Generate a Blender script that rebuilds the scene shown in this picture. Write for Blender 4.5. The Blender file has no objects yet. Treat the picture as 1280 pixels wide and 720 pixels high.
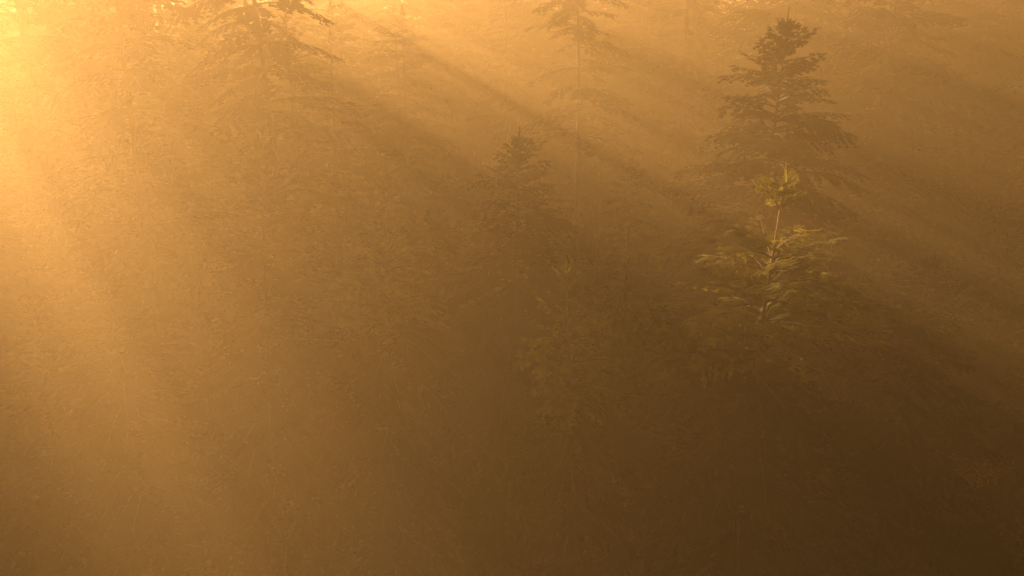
import bpy, math, random
from mathutils import Vector, Matrix, noise
random.seed(7)
scene=bpy.context.scene
col=scene.collection
R=math.radians
AZ=R(-37); EL=R(12.5)

# ---------------- materials ----------------
def new_mat(name):
    m=bpy.data.materials.new(name); m.use_nodes=True
    m.node_tree.nodes.clear(); return m,m.node_tree.nodes,m.node_tree.links
def foliage_mat(name,c1,c2,trans,mixf=.4):
    m,n,l=new_mat(name)
    out=n.new('ShaderNodeOutputMaterial'); mix=n.new('ShaderNodeMixShader')
    p=n.new('ShaderNodeBsdfPrincipled'); t=n.new('ShaderNodeBsdfTranslucent')
    tc=n.new('ShaderNodeTexCoord'); ns=n.new('ShaderNodeTexNoise'); ns.inputs['Scale'].default_value=1.7
    ns.inputs['Detail'].default_value=4
    cr=n.new('ShaderNodeValToRGB'); cr.color_ramp.elements[0].position=.35; cr.color_ramp.elements[1].position=.68
    cr.color_ramp.elements[0].color=(*c1,1); cr.color_ramp.elements[1].color=(*c2,1)
    l.new(tc.outputs['Object'],ns.inputs['Vector']); l.new(ns.outputs['Fac'],cr.inputs['Fac'])
    l.new(cr.outputs['Color'],p.inputs['Base Color']); p.inputs['Roughness'].default_value=.8
    p.inputs['Specular IOR Level'].default_value=.12
    g=n.new('ShaderNodeMixRGB'); g.blend_type='MULTIPLY'; g.inputs['Fac'].default_value=1
    g.inputs['Color2'].default_value=(*trans,1); l.new(cr.outputs['Color'],g.inputs['Color1'])
    l.new(g.outputs['Color'],t.inputs['Color'])
    mix.inputs['Fac'].default_value=mixf
    l.new(p.outputs[0],mix.inputs[1]); l.new(t.outputs[0],mix.inputs[2]); l.new(mix.outputs[0],out.inputs['Surface'])
    return m
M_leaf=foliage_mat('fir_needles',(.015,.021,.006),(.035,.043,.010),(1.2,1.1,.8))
M_leaf2=foliage_mat('fir_needles_sunlit',(.07,.078,.018),(.29,.27,.055),(1.5,1.35,.7),.45)  # needles lightened to yellow-green, painting sunlight into the boughs' colour
M_autumn=foliage_mat('autumn_leaves',(.35,.11,.03),(.5,.2,.05),(1.2,1.,.8))
M_pale=foliage_mat('dry_leaves',(.10,.08,.06),(.2,.16,.13),(1.,1.,1.))
M_fern=foliage_mat('fern_leaves',(.025,.026,.011),(.04,.035,.018),(1.,1.,1.))
def bark_mat(name,c1,c2):
    m,n,l=new_mat(name)
    out=n.new('ShaderNodeOutputMaterial'); p=n.new('ShaderNodeBsdfPrincipled')
    tc=n.new('ShaderNodeTexCoord'); mp=n.new('ShaderNodeMapping'); mp.inputs['Scale'].default_value=(9,9,1.6)
    ns=n.new('ShaderNodeTexNoise'); ns.inputs['Scale'].default_value=2.5; ns.inputs['Detail'].default_value=6
    cr=n.new('ShaderNodeValToRGB'); cr.color_ramp.elements[0].position=.35; cr.color_ramp.elements[1].position=.65
    cr.color_ramp.elements[0].color=(*c1,1); cr.color_ramp.elements[1].color=(*c2,1)
    b=n.new('ShaderNodeBump'); b.inputs['Strength'].default_value=.7; b.inputs['Distance'].default_value=.03
    l.new(tc.outputs['Object'],mp.inputs['Vector']); l.new(mp.outputs[0],ns.inputs['Vector'])
    l.new(ns.outputs['Fac'],cr.inputs['Fac']); l.new(cr.outputs['Color'],p.inputs['Base Color'])
    l.new(ns.outputs['Fac'],b.inputs['Height']); l.new(b.outputs[0],p.inputs['Normal'])
    p.inputs['Roughness'].default_value=.9; l.new(p.outputs[0],out.inputs['Surface']); return m
M_bark=bark_mat('fir_bark',(.05,.03,.018),(.13,.085,.055))
M_bark_pale=bark_mat('pale_leader_bark',(.3,.2,.13),(.5,.36,.24))
M_ground,n,l=new_mat('forest_floor')
out=n.new('ShaderNodeOutputMaterial'); p=n.new('ShaderNodeBsdfPrincipled'); tc=n.new('ShaderNodeTexCoord')
ns=n.new('ShaderNodeTexNoise'); ns.inputs['Scale'].default_value=.35; ns.inputs['Detail'].default_value=9; ns.inputs['Roughness'].default_value=.7
cr=n.new('ShaderNodeValToRGB'); e=cr.color_ramp.elements; e[0].position=.36; e[0].color=(.02,.015,.008,1); e[1].position=.66; e[1].color=(.06,.045,.03,1)
x=e.new(.5); x.color=(.03,.03,.014,1)
n2=n.new('ShaderNodeTexNoise'); n2.inputs['Scale'].default_value=6; n2.inputs['Detail'].default_value=6
b=n.new('ShaderNodeBump'); b.inputs['Strength'].default_value=.8; b.inputs['Distance'].default_value=.15
l.new(tc.outputs['Object'],ns.inputs['Vector']); l.new(tc.outputs['Object'],n2.inputs['Vector']); l.new(ns.outputs['Fac'],cr.inputs['Fac'])
l.new(cr.outputs['Color'],p.inputs['Base Color']); l.new(n2.outputs['Fac'],b.inputs['Height']); l.new(b.outputs[0],p.inputs['Normal'])
p.inputs['Roughness'].default_value=1; l.new(p.outputs[0],out.inputs['Surface'])

# ---------------- geometry helpers ----------------
def mesh_obj(name,verts,faces,mats,midx=None):
    me=bpy.data.meshes.new(name); me.from_pydata(verts,[],faces)
    for m in mats: me.materials.append(m)
    if midx: me.polygons.foreach_set('material_index',midx)
    me.update(); return me
def tube(V,F,pts,rads,sides=8,wob=0):
    base=len(V)
    for i,(p_,r) in enumerate(zip(pts,rads)):
        a=pts[max(i-1,0)]; b_=pts[min(i+1,len(pts)-1)]
        t=(b_-a).normalized()
        up=Vector((1,0,0)) if abs(t.x)<.8 else Vector((0,1,0))
        s=t.cross(up).normalized(); q=t.cross(s)
        for k in range(sides):
            an=2*math.pi*k/sides; rr=r*(1+wob*math.sin(k*2.3+i*.7))
            V.append(p_+s*math.cos(an)*rr+q*math.sin(an)*rr)
    for i in range(len(pts)-1):
        for k in range(sides):
            k2=(k+1)%sides
            F.append((base+i*sides+k,base+i*sides+k2,base+(i+1)*sides+k2,base+(i+1)*sides+k))
    F.append(tuple(base+(len(pts)-1)*sides+k for k in range(sides)))
def blade(V,F,b_,d,s,L,W,drop):
    i=len(V); m=b_+d*(L*.42)
    V.append(b_); V.append(m+s*W-drop); V.append(b_+d*L); V.append(m-s*W-drop)
    F.append((i,i+1,i+2)); F.append((i,i+2,i+3))
Z=Vector((0,0,1))
def twig(V,F,rng,start,d,up,L,bl=.2,step=.12):
    """feather-like needle spray"""
    side=d.cross(up)
    if side.length<1e-3: side=Vector((1,0,0))
    side.normalize(); nrm=side.cross(d).normalized()
    blade(V,F,start,d,side,L,min(.085,L*.22),nrm*.02)
    n_=max(2,int(L/step))
    for i in range(n_):
        s=(i+.5)/n_; pt=start+d*(L*s)-Z*(.10*L*s*s)
        sz=bl*(1.0-.45*s)*rng.uniform(.8,1.2)
        for sg in (-1,1):
            dd=(d*.86+side*sg*.5+nrm*rng.uniform(-.12,.12)).normalized()
            pr=dd.cross(nrm)
            blade(V,F,pt,dd,pr,sz,.23*bl,nrm*.01)
def branch(VL,FL,VW,FW,rng,start,az,el0,el1,L,sp=.18,fan=.38,bl=.2,minl=.26):
    n_=6; pts=[start.copy()]; dirs=[]
    azc=az
    for i in range(n_):
        el=el0+(el1-el0)*(i/(n_-1)); azc+=rng.uniform(-.07,.07)
        d=Vector((math.cos(azc)*math.cos(el),math.sin(azc)*math.cos(el),math.sin(el)))
        dirs.append(d); pts.append(pts[-1]+d*(L/n_))
    r0=.008+.011*L
    tube(VW,FW,pts,[r0*(1-.85*i/n_) for i in range(n_+1)],3)
    k=max(2,int(L/sp)); roll=rng.uniform(-.5,.5)
    for i in range(k):
        s=(i+.6)/k
        if s<.15 and L>.6: continue
        f=s*n_; j=min(int(f),n_-1); pt=pts[j].lerp(pts[j+1],f-j); d=dirs[j]
        side=d.cross(Z)
        if side.length<1e-3: side=Vector((1,0,0))
        side.normalize(); up=side.cross(d).normalized()
        up=(up+side*roll).normalized(); side=d.cross(up).normalized()
        prof=(min(1,.45+s*1.6) if s<.35 else 1)*(1-.5*s)
        l2=max(minl,(L*fan)*prof)*rng.uniform(.7,1.15); l2=min(l2,.85)
        for sg in (-1,1):
            if rng.random()<.05: continue
            an=rng.uniform(.62,.95)
            d2=(d*math.cos(an)+side*sg*math.sin(an)+up*rng.uniform(-.15,.12)-Z*.2).normalized()
            twig(VL,FL,rng,pt,d2,up,l2,bl)
    twig(VL,FL,rng,pts[-2].lerp(pts[-1],.5),dirs[-1],Z,max(minl,L*.2),bl)
def make_fir(seed,H,cb,bmax,slope,spacing,nper,miss,droop,leafmat,bare=(0,0),lead=.6,r=None,g0=.42):
    rng=random.Random(seed)
    r=r or H*.0105+.02
    bend=(rng.uniform(-.25,.25),rng.uniform(-.25,.25))
    def axis(z):
        t=z/H; return Vector((bend[0]*math.sin(t*4),bend[1]*math.sin(t*3.2+.5)-bend[1]*math.sin(.5),z))
    V=[];F=[]
    N=24; pts=[axis(H*i/N) for i in range(N+1)]
    rads=[(r*(1-.90*(i/N)**.9))*(1.35 if i==0 else 1) for i in range(N+1)]
    pts[0].z=-.5
    tube(V,F,pts,rads,9,.06)
    midx=[0]*len(F)
    if bare[1]>0:
        for i,f in enumerate(F):
            if sum(V[k].z for k in f)/len(f)>H-bare[1]-.5: midx[i]=1
    z=cb*.35
    while z<cb:
        a=rng.uniform(0,6.28); p0=axis(z); L=rng.uniform(.2,.8)
        d=Vector((math.cos(a),math.sin(a),rng.uniform(-.3,.2)))
        tube(V,F,[p0,p0+d*L*.5,p0+d*L-Z*.08],[.018,.012,.004],3); z+=rng.uniform(.25,.6)
    midx+= [0]*(len(F)-len(midx))
    trunk=mesh_obj('trunk',V,F,[M_bark,M_bark_pale],midx)
    for pl in trunk.polygons: pl.use_smooth=True
    VL=[];FL=[];VW=[];FW=[]
    z=H-.2
    twig(VL,FL,rng,axis(H-.15),Vector((0,0,1)),Vector((1,0,0)),lead*.9,.10,.07)
    for q in range(4):
        a=rng.uniform(0,6.28); twig(VL,FL,rng,axis(H-.05-.09*q),Vector((math.cos(a)*.4,math.sin(a)*.4,.9)).normalized(),Z,.12+.03*q,.09,.07)
    while z>cb:
        dist=H-z; t=min(1,dist/5.0)
        if not (bare[0]<dist<bare[1]):
            bl=.08+bmax*(1-math.exp(-dist*slope/bmax))
            nn=nper if dist>.9 else nper-1
            a0=rng.uniform(0,6.28)
            for k in range(nn):
                if rng.random()<miss: continue
                a=a0+6.28*k/nn+rng.uniform(-.3,.3)
                L=bl*rng.uniform(.62,1.22)
                el0=R(58)*(1-t)**2.6+R(rng.uniform(-4,14)); el1=el0-R(droop)*rng.uniform(.6,1.3)*min(1,.4+t*1.5)
                zz=z+rng.uniform(-.3,.3)*spacing*min(1,dist)
                g=min(1,g0+.45*dist)
                branch(VL,FL,VW,FW,rng,axis(zz),a,el0,el1,L,.18 if dist<7 else .26,bl=.2*g,minl=.26*g)
        z-=spacing*(.45+.55*min(1,dist/2.5))*rng.uniform(.8,1.2)*(1 if dist<8 else 1.4)
    nw=len(VW); V=VW+VL; F=FW+[tuple(i+nw for i in f) for f in FL]
    # leafmat near the top, dark needles below: paints sunlit upper boughs on young firs
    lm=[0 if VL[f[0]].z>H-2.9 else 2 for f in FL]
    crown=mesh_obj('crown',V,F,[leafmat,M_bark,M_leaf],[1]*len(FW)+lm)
    return trunk,crown,H

KINDS={
 'high':   make_fir(21,18,9.3,1.8,.85,.60,6,.09,32,M_leaf,r=.16),
 'high2':  make_fir(22,19,10.4,1.8,.85,.66,6,.09,34,M_leaf,r=.16),
 'tall':   make_fir(11,17,3.5,2.1,.8,.75,6,.10,30,M_leaf),
 'tall2':  make_fir(12,17.5,4.0,2.1,.85,.7,6,.12,27,M_leaf),
 'dense':  make_fir(13,14,2.5,2.8,1.0,.37,9,.04,28,M_leaf),
 'dense2': make_fir(14,13,1.8,2.5,.85,.38,8,.05,24,M_leaf),
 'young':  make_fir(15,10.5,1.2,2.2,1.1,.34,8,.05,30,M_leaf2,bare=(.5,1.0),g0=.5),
 'young2': make_fir(16,9,0.8,2.1,.8,.36,7,.05,24,M_leaf),
 'lanky':  make_fir(17,19,7.0,2.1,.75,.85,5,.15,32,M_leaf,r=.17),
}
LABEL={
 'high':"tall fir with tiers of feathery boughs above a long bare trunk",
 'high2':"tall fir with wide-spaced drooping boughs above a bare trunk",
 'tall':"tall open-crowned fir with feathery drooping branches in golden mist",
 'tall2':"tall sparse fir standing in sunlit haze",
 'dense':"dense conical dark green fir with pointed tip in mist",
 'dense2':"bushy dark fir with layered branches fading into haze",
 'young':"young fir with yellow-green sunlit boughs and pale leader shoot",
 'young2':"small dense young fir in shadow of taller trees",
 'lanky':"slender high fir with long bare trunk and thin crown",
}
def ground_z(x,y):
    return .5*noise.noise(Vector((x*.05,y*.05,0)))+.9*noise.noise(Vector((x*.015,y*.015,3)))
placed=[]
def put_fir(kind,x,y,tip,rot=None,lean=(0,0),wide=1.0):
    tr,cr_,H=KINDS[kind]
    g=ground_z(x,y); s=(tip-g)/H
    e=bpy.data.objects.new('fir_tree',None); col.objects.link(e)
    e.empty_display_size=.5
    e.location=(x,y,g); e.rotation_euler=(R(lean[0]),R(lean[1]),random.uniform(0,6.28) if rot is None else rot)
    w=max(s,.55)**.6*wide
    e.scale=(w,w,s)
    e['label']=LABEL[kind]; e['category']='tree'; e['group']='fir trees of the forest'
    for me,nm in ((tr,'trunk'),(cr_,'crown')):
        o=bpy.data.objects.new(nm,me); col.objects.link(o); o.parent=e
    placed.append((x,y)); return e
HERO=[
 ('high', -7.1,16.8,17.0,.3,(0,0),.88),
 ('high2',-5.2,18.8,18.2,1.2,(0,0),.9),
 ('dense',  5.5,18.75,12.9,0,(0,0),.88),
 ('young', 4.2,13.7,10.8,2.5,(0,0),.95),
 ('dense',  .08,17.9,10.7,.4,(0,0),.8),
 ('young',-2.67,15.7,10.4,2.2,(2,-2),.65),
 ('dense2',-4.6,15.6,10.9,.9,(0,0),.8),
 ('dense2',-7.0,14.4,9.3,2.9,(0,0),.8),
 ('dense',-9.4,20.5,9.6,.9,(0,0),.85),
 ('young',1.0,13.3,9.4,1.,(0,0),.5),
 ('high',2.0,28.2,16.2,2.8,(0,0),1.),
 ('lanky', 6.6,35,17.5,0,(0,0),1.),
 ('dense', 11.5,28,15.2,1.6,(0,0),1.),
 ('tall',3.25,23.8,9.0,1.1,(0,0),.8),
 ('young2',-8.4,14.4,8.6,0,(0,0),.8),
 ('young2',-1.7,19,8.9,0,(0,0),.85),
 ('lanky',17.5,31,17,0,(0,3),1.),
 ('tall',13.5,20,11.0,.2,(0,0),1.),
 ('dense',-13.0,21,9.5,.2,(0,0),1.),
 ('high2',-12.,27,18.5,.2,(0,0),1.),
 ('dense2',8.4,17,8.4,.8,(0,0),.9),
]
for h in HERO: put_fir(*h)
GAPS=[(4.2,13.7,8.0,.8,1.6),(-2.67,15.7,9.3,.3,1.1),(-4.5,9,8.0,.5,1.0)]  # points whose sunward firs are kept low, shaped to let sunlight through
sx,sy=math.sin(AZ),math.cos(AZ); tn=math.tan(EL)
def gap_cap(x,y,tip):
    for gx,gy,gz,hw,mg in GAPS:
        t=(x-gx)*sx+(y-gy)*sy; pd=abs((x-gx)*sy-(y-gy)*sx)
        if t>0 and pd<hw+mg: tip=min(tip,gz+t*tn+max(0,(pd-hw))*1.2)
    return tip
def ok(x,y,dmin):
    return all((x-a)**2+(y-b_)**2>dmin*dmin for a,b_ in placed)
rnd=random.Random(5); tries=0; made=0
while made<262 and tries<40000:
    tries+=1
    y=rnd.uniform(10,72); x=rnd.uniform(-52,38)
    if x>y*.62+3: continue
    if x<-(y*.62+22): continue
    q=.8*x+.6*y; t=.8*y-.6*x
    inview=abs(x)<y*.62
    if y<14 and (inview or t<14): continue
    near=y<22 and inview
    shade_wall=(-13<q<18) and 19<t<42 and not near  # firs towards the sun, put in tall to shade the near mist
    if shade_wall and inview and x>-5 and y<27: shade_wall=False
    wn=noise.noise(Vector((q*.55,3.3,.5)))
    glade=inview and not shade_wall and not near and y<34
    if shade_wall: dmin=2.5
    elif glade: dmin=3.3
    elif inview and not near: dmin=3.2 if y<50 else 4.4
    elif near: dmin=3.3
    else: dmin=4.2
    if not ok(x,y,dmin): continue
    hn=noise.noise(Vector((x*.09,y*.09,11)))
    rr=rnd.random()
    if near and y<17.5: continue
    if shade_wall:
        if q>2.2: tip=21.6+2.2*hn+rnd.uniform(-1.2,1.2)
        elif q>-1.5: tip=17.0+2.5*hn+rnd.uniform(-1.5,1.5)
        else: tip=12.5+2.5*rr
        if wn<-.17: tip=min(tip,12.5)
        kind=rnd.choice(['dense','dense','tall']) if not inview else rnd.choice(['tall2','high2','tall','high','tall'])
        if inview and x>-7 and kind in ('high','high2'): kind='tall2'
        if inview and abs(x+.07*y)<.9 and y<40: tip=7.5; kind='dense2'
    elif near:
        tip=rnd.uniform(3.0,4.8); kind=rnd.choice(['young2','young2','dense2'])
    elif glade:
        tip=rnd.uniform(3.5,6.2); kind=rnd.choice(['young2','dense2','young2'])
    else:
        tip=15+5*hn+rnd.uniform(-2,2)+(1.5 if x>8 else 0); kind=rnd.choice(['dense','tall','dense2','dense','tall2','lanky'])
        if q<-1 and t<45: tip=min(tip,13)
    tip=max(3,gap_cap(x,y,min(24,tip)))
    if tip<12 and kind in('high','high2'): kind='dense2'
    put_fir(kind,x,y,tip,lean=(rnd.uniform(-2,2),rnd.uniform(-2,2))); made+=1
print('firs',made+len(HERO))

def make_shrub(seed,mat,leaf=.09,n_st=14,n_leaf=22,h=1.3):
    rng=random.Random(seed); V=[];F=[];VL=[];FL=[]
    for i in range(n_st):
        a=rng.uniform(0,6.28); sp=rng.uniform(.15,.75); L=h*rng.uniform(.6,1.1)
        d=Vector((math.cos(a)*sp,math.sin(a)*sp,1)).normalized()
        p1=d*L*.5; p2=d*L+Vector((math.cos(a),math.sin(a),-.3))*.18*L
        tube(V,F,[Vector((0,0,-.1)),p1,p2],[.02,.013,.004],4)
        for k in range(n_leaf):
            s=rng.uniform(.3,1); b_=(p1*(s*2) if s<.5 else p1.lerp(p2,s*2-1))
            b_=b_+Vector((rng.gauss(0,.09),rng.gauss(0,.09),rng.gauss(0,.07)))
            dd=Vector((rng.gauss(0,1),rng.gauss(0,1),rng.gauss(0,.5))).normalized()
            sd=dd.cross(Vector((rng.gauss(0,1),rng.gauss(0,1),1))).normalized()
            blade(VL,FL,b_,dd,sd,leaf*rng.uniform(.8,1.4),leaf*.35,Vector((0,0,.01)))
    return mesh_obj('stems',V,F,[M_bark]),mesh_obj('leaves',VL,FL,[mat])
S_aut=make_shrub(1,M_autumn,.13,10,18,1.2); S_pale=make_shrub(2,M_pale,.16,16,40,1.7)
def put_shrub(kind,x,y,s):
    g=ground_z(x,y); e=bpy.data.objects.new('shrub',None); col.objects.link(e); e.location=(x,y,g)
    e.rotation_euler=(0,0,rnd.uniform(0,6.28)); e.scale=(s,s,s)
    e['category']='shrub'
    if kind is S_aut: e['label']="orange autumn-leaved shrub on the dark forest floor"; e['group']='autumn shrubs'
    else: e['label']="pale dry-leaved shrub on the forest floor"; e['group']='pale shrubs'
    for me,nm in zip(kind,('stems','leaves')):
        o=bpy.data.objects.new(nm,me); col.objects.link(o); o.parent=e
for x,y,s in [(12.3,20.5,.9),(13.0,21,.7),(-7.6,16.6,.6),(22,40,1.6),(19,36,1.5),(7.5,40,1.5),(25,38,1.6)]: put_shrub(S_aut,x,y,s)
for x,y in [(-1,19.5),(-.2,21),(3.2,25),(4.2,26),(9,19),(10.5,22),(-4,18),(-9,20),(1.8,19.2),(7,27),(13,26),(12,17),(-6,17)]: put_shrub(S_pale,x,y,rnd.uniform(.8,1.4))

V=[];F=[];rg=random.Random(9)
for i in range(5200):
    y=12+68*rg.random()**1.6; x=rg.uniform(-1,1)*(y*.65+6)
    if noise.noise(Vector((x*.25,y*.25,7)))<-.12: continue
    g=ground_z(x,y); s=rg.uniform(.35,.9)
    for k in range(7):
        a=6.28*k/7+rg.uniform(-.4,.4); d=Vector((math.cos(a),math.sin(a),rg.uniform(.5,1.1))).normalized()
        b_=Vector((x,y,g)); sd=d.cross(Z).normalized()
        m=b_+d*s*.6; tip=b_+d*s*.8+Vector((math.cos(a),math.sin(a),-.4))*s*.4
        i0=len(V); V+= [b_,m+sd*.07*s,m-sd*.07*s,tip]; F.append((i0,i0+1,i0+2)); F.append((i0+1,i0+3,i0+2))
me=mesh_obj('undergrowth',V,F,[M_fern]); o=bpy.data.objects.new('undergrowth',me); col.objects.link(o)
o['kind']='stuff'; o['label']="low ferns and grasses covering the forest floor"; o['category']='undergrowth'

V=[];F=[]
xs=[-1500,-700,-300]+[-150+3*i for i in range(101)]+[300,700,1500]
ys=[-1500,-600,-200,-60]+[-20+3*i for i in range(74)]+[260,400,800,1500,2500]
for yy in ys:
    for xx in xs: V.append((xx,yy,ground_z(xx,yy)))
nx=len(xs)
for j in range(len(ys)-1):
    for i in range(nx-1): F.append((j*nx+i,j*nx+i+1,(j+1)*nx+i+1,(j+1)*nx+i))
me=mesh_obj('ground',V,F,[M_ground]); [setattr(q,'use_smooth',True) for q in me.polygons]
o=bpy.data.objects.new('ground',me); col.objects.link(o); o['kind']='structure'; o['label']="dark leaf-littered forest floor"

M_mist,n,l=new_mat('golden_mist')
out=n.new('ShaderNodeOutputMaterial'); sc=n.new('ShaderNodeVolumeScatter'); ab=n.new('ShaderNodeVolumeAbsorption'); ad=n.new('ShaderNodeAddShader')
ALB=(.97,.67,.31,1); DEN=.019
sc.inputs['Color'].default_value=ALB; sc.inputs['Density'].default_value=DEN; sc.inputs['Anisotropy'].default_value=.52
ab.inputs['Color'].default_value=ALB; ab.inputs['Density'].default_value=DEN
l.new(sc.outputs[0],ad.inputs[0]); l.new(ab.outputs[0],ad.inputs[1]); l.new(ad.outputs[0],out.inputs['Volume'])
x0,x1,y0,y1,z0,z1=-180,150,-60,230,-4,21
V=[(x,y,z) for z in (z0,z1) for y in (y0,y1) for x in (x0,x1)]
F=[(0,2,3,1),(4,5,7,6),(0,1,5,4),(2,6,7,3),(0,4,6,2),(1,3,7,5)]
me=mesh_obj('mist',V,F,[M_mist]); o=bpy.data.objects.new('mist',me); col.objects.link(o); o['kind']='structure'; o['label']="golden morning mist filling the forest"

sd=Vector((math.sin(AZ)*math.cos(EL),math.cos(AZ)*math.cos(EL),math.sin(EL)))
L=bpy.data.lights.new('sun','SUN'); L.energy=31; L.angle=R(.5); L.color=(1,.67,.36)
o=bpy.data.objects.new('sun',L); col.objects.link(o); o.rotation_euler=sd.to_track_quat('Z','Y').to_euler(); o.location=(-60,90,40)
w=bpy.data.worlds.new('World'); scene.world=w; w.use_nodes=True
n=w.node_tree.nodes; l=w.node_tree.links; bg=n['Background']
sk=n.new('ShaderNodeTexSky'); sk.sky_type='NISHITA'; sk.sun_disc=False; sk.sun_elevation=EL; sk.sun_rotation=AZ
sk.dust_density=4; sk.air_density=2
l.new(sk.outputs[0],bg.inputs['Color']); bg.inputs['Strength'].default_value=.007

cam=bpy.data.cameras.new('camera'); cam.lens=31.2; cam.sensor_width=36; cam.clip_end=4000
co=bpy.data.objects.new('camera',cam); col.objects.link(co); co.location=(0,0,14); co.rotation_euler=(R(70),0,0); scene.camera=co
scene.view_settings.view_transform='Standard'; scene.view_settings.look='None'; scene.view_settings.exposure=0
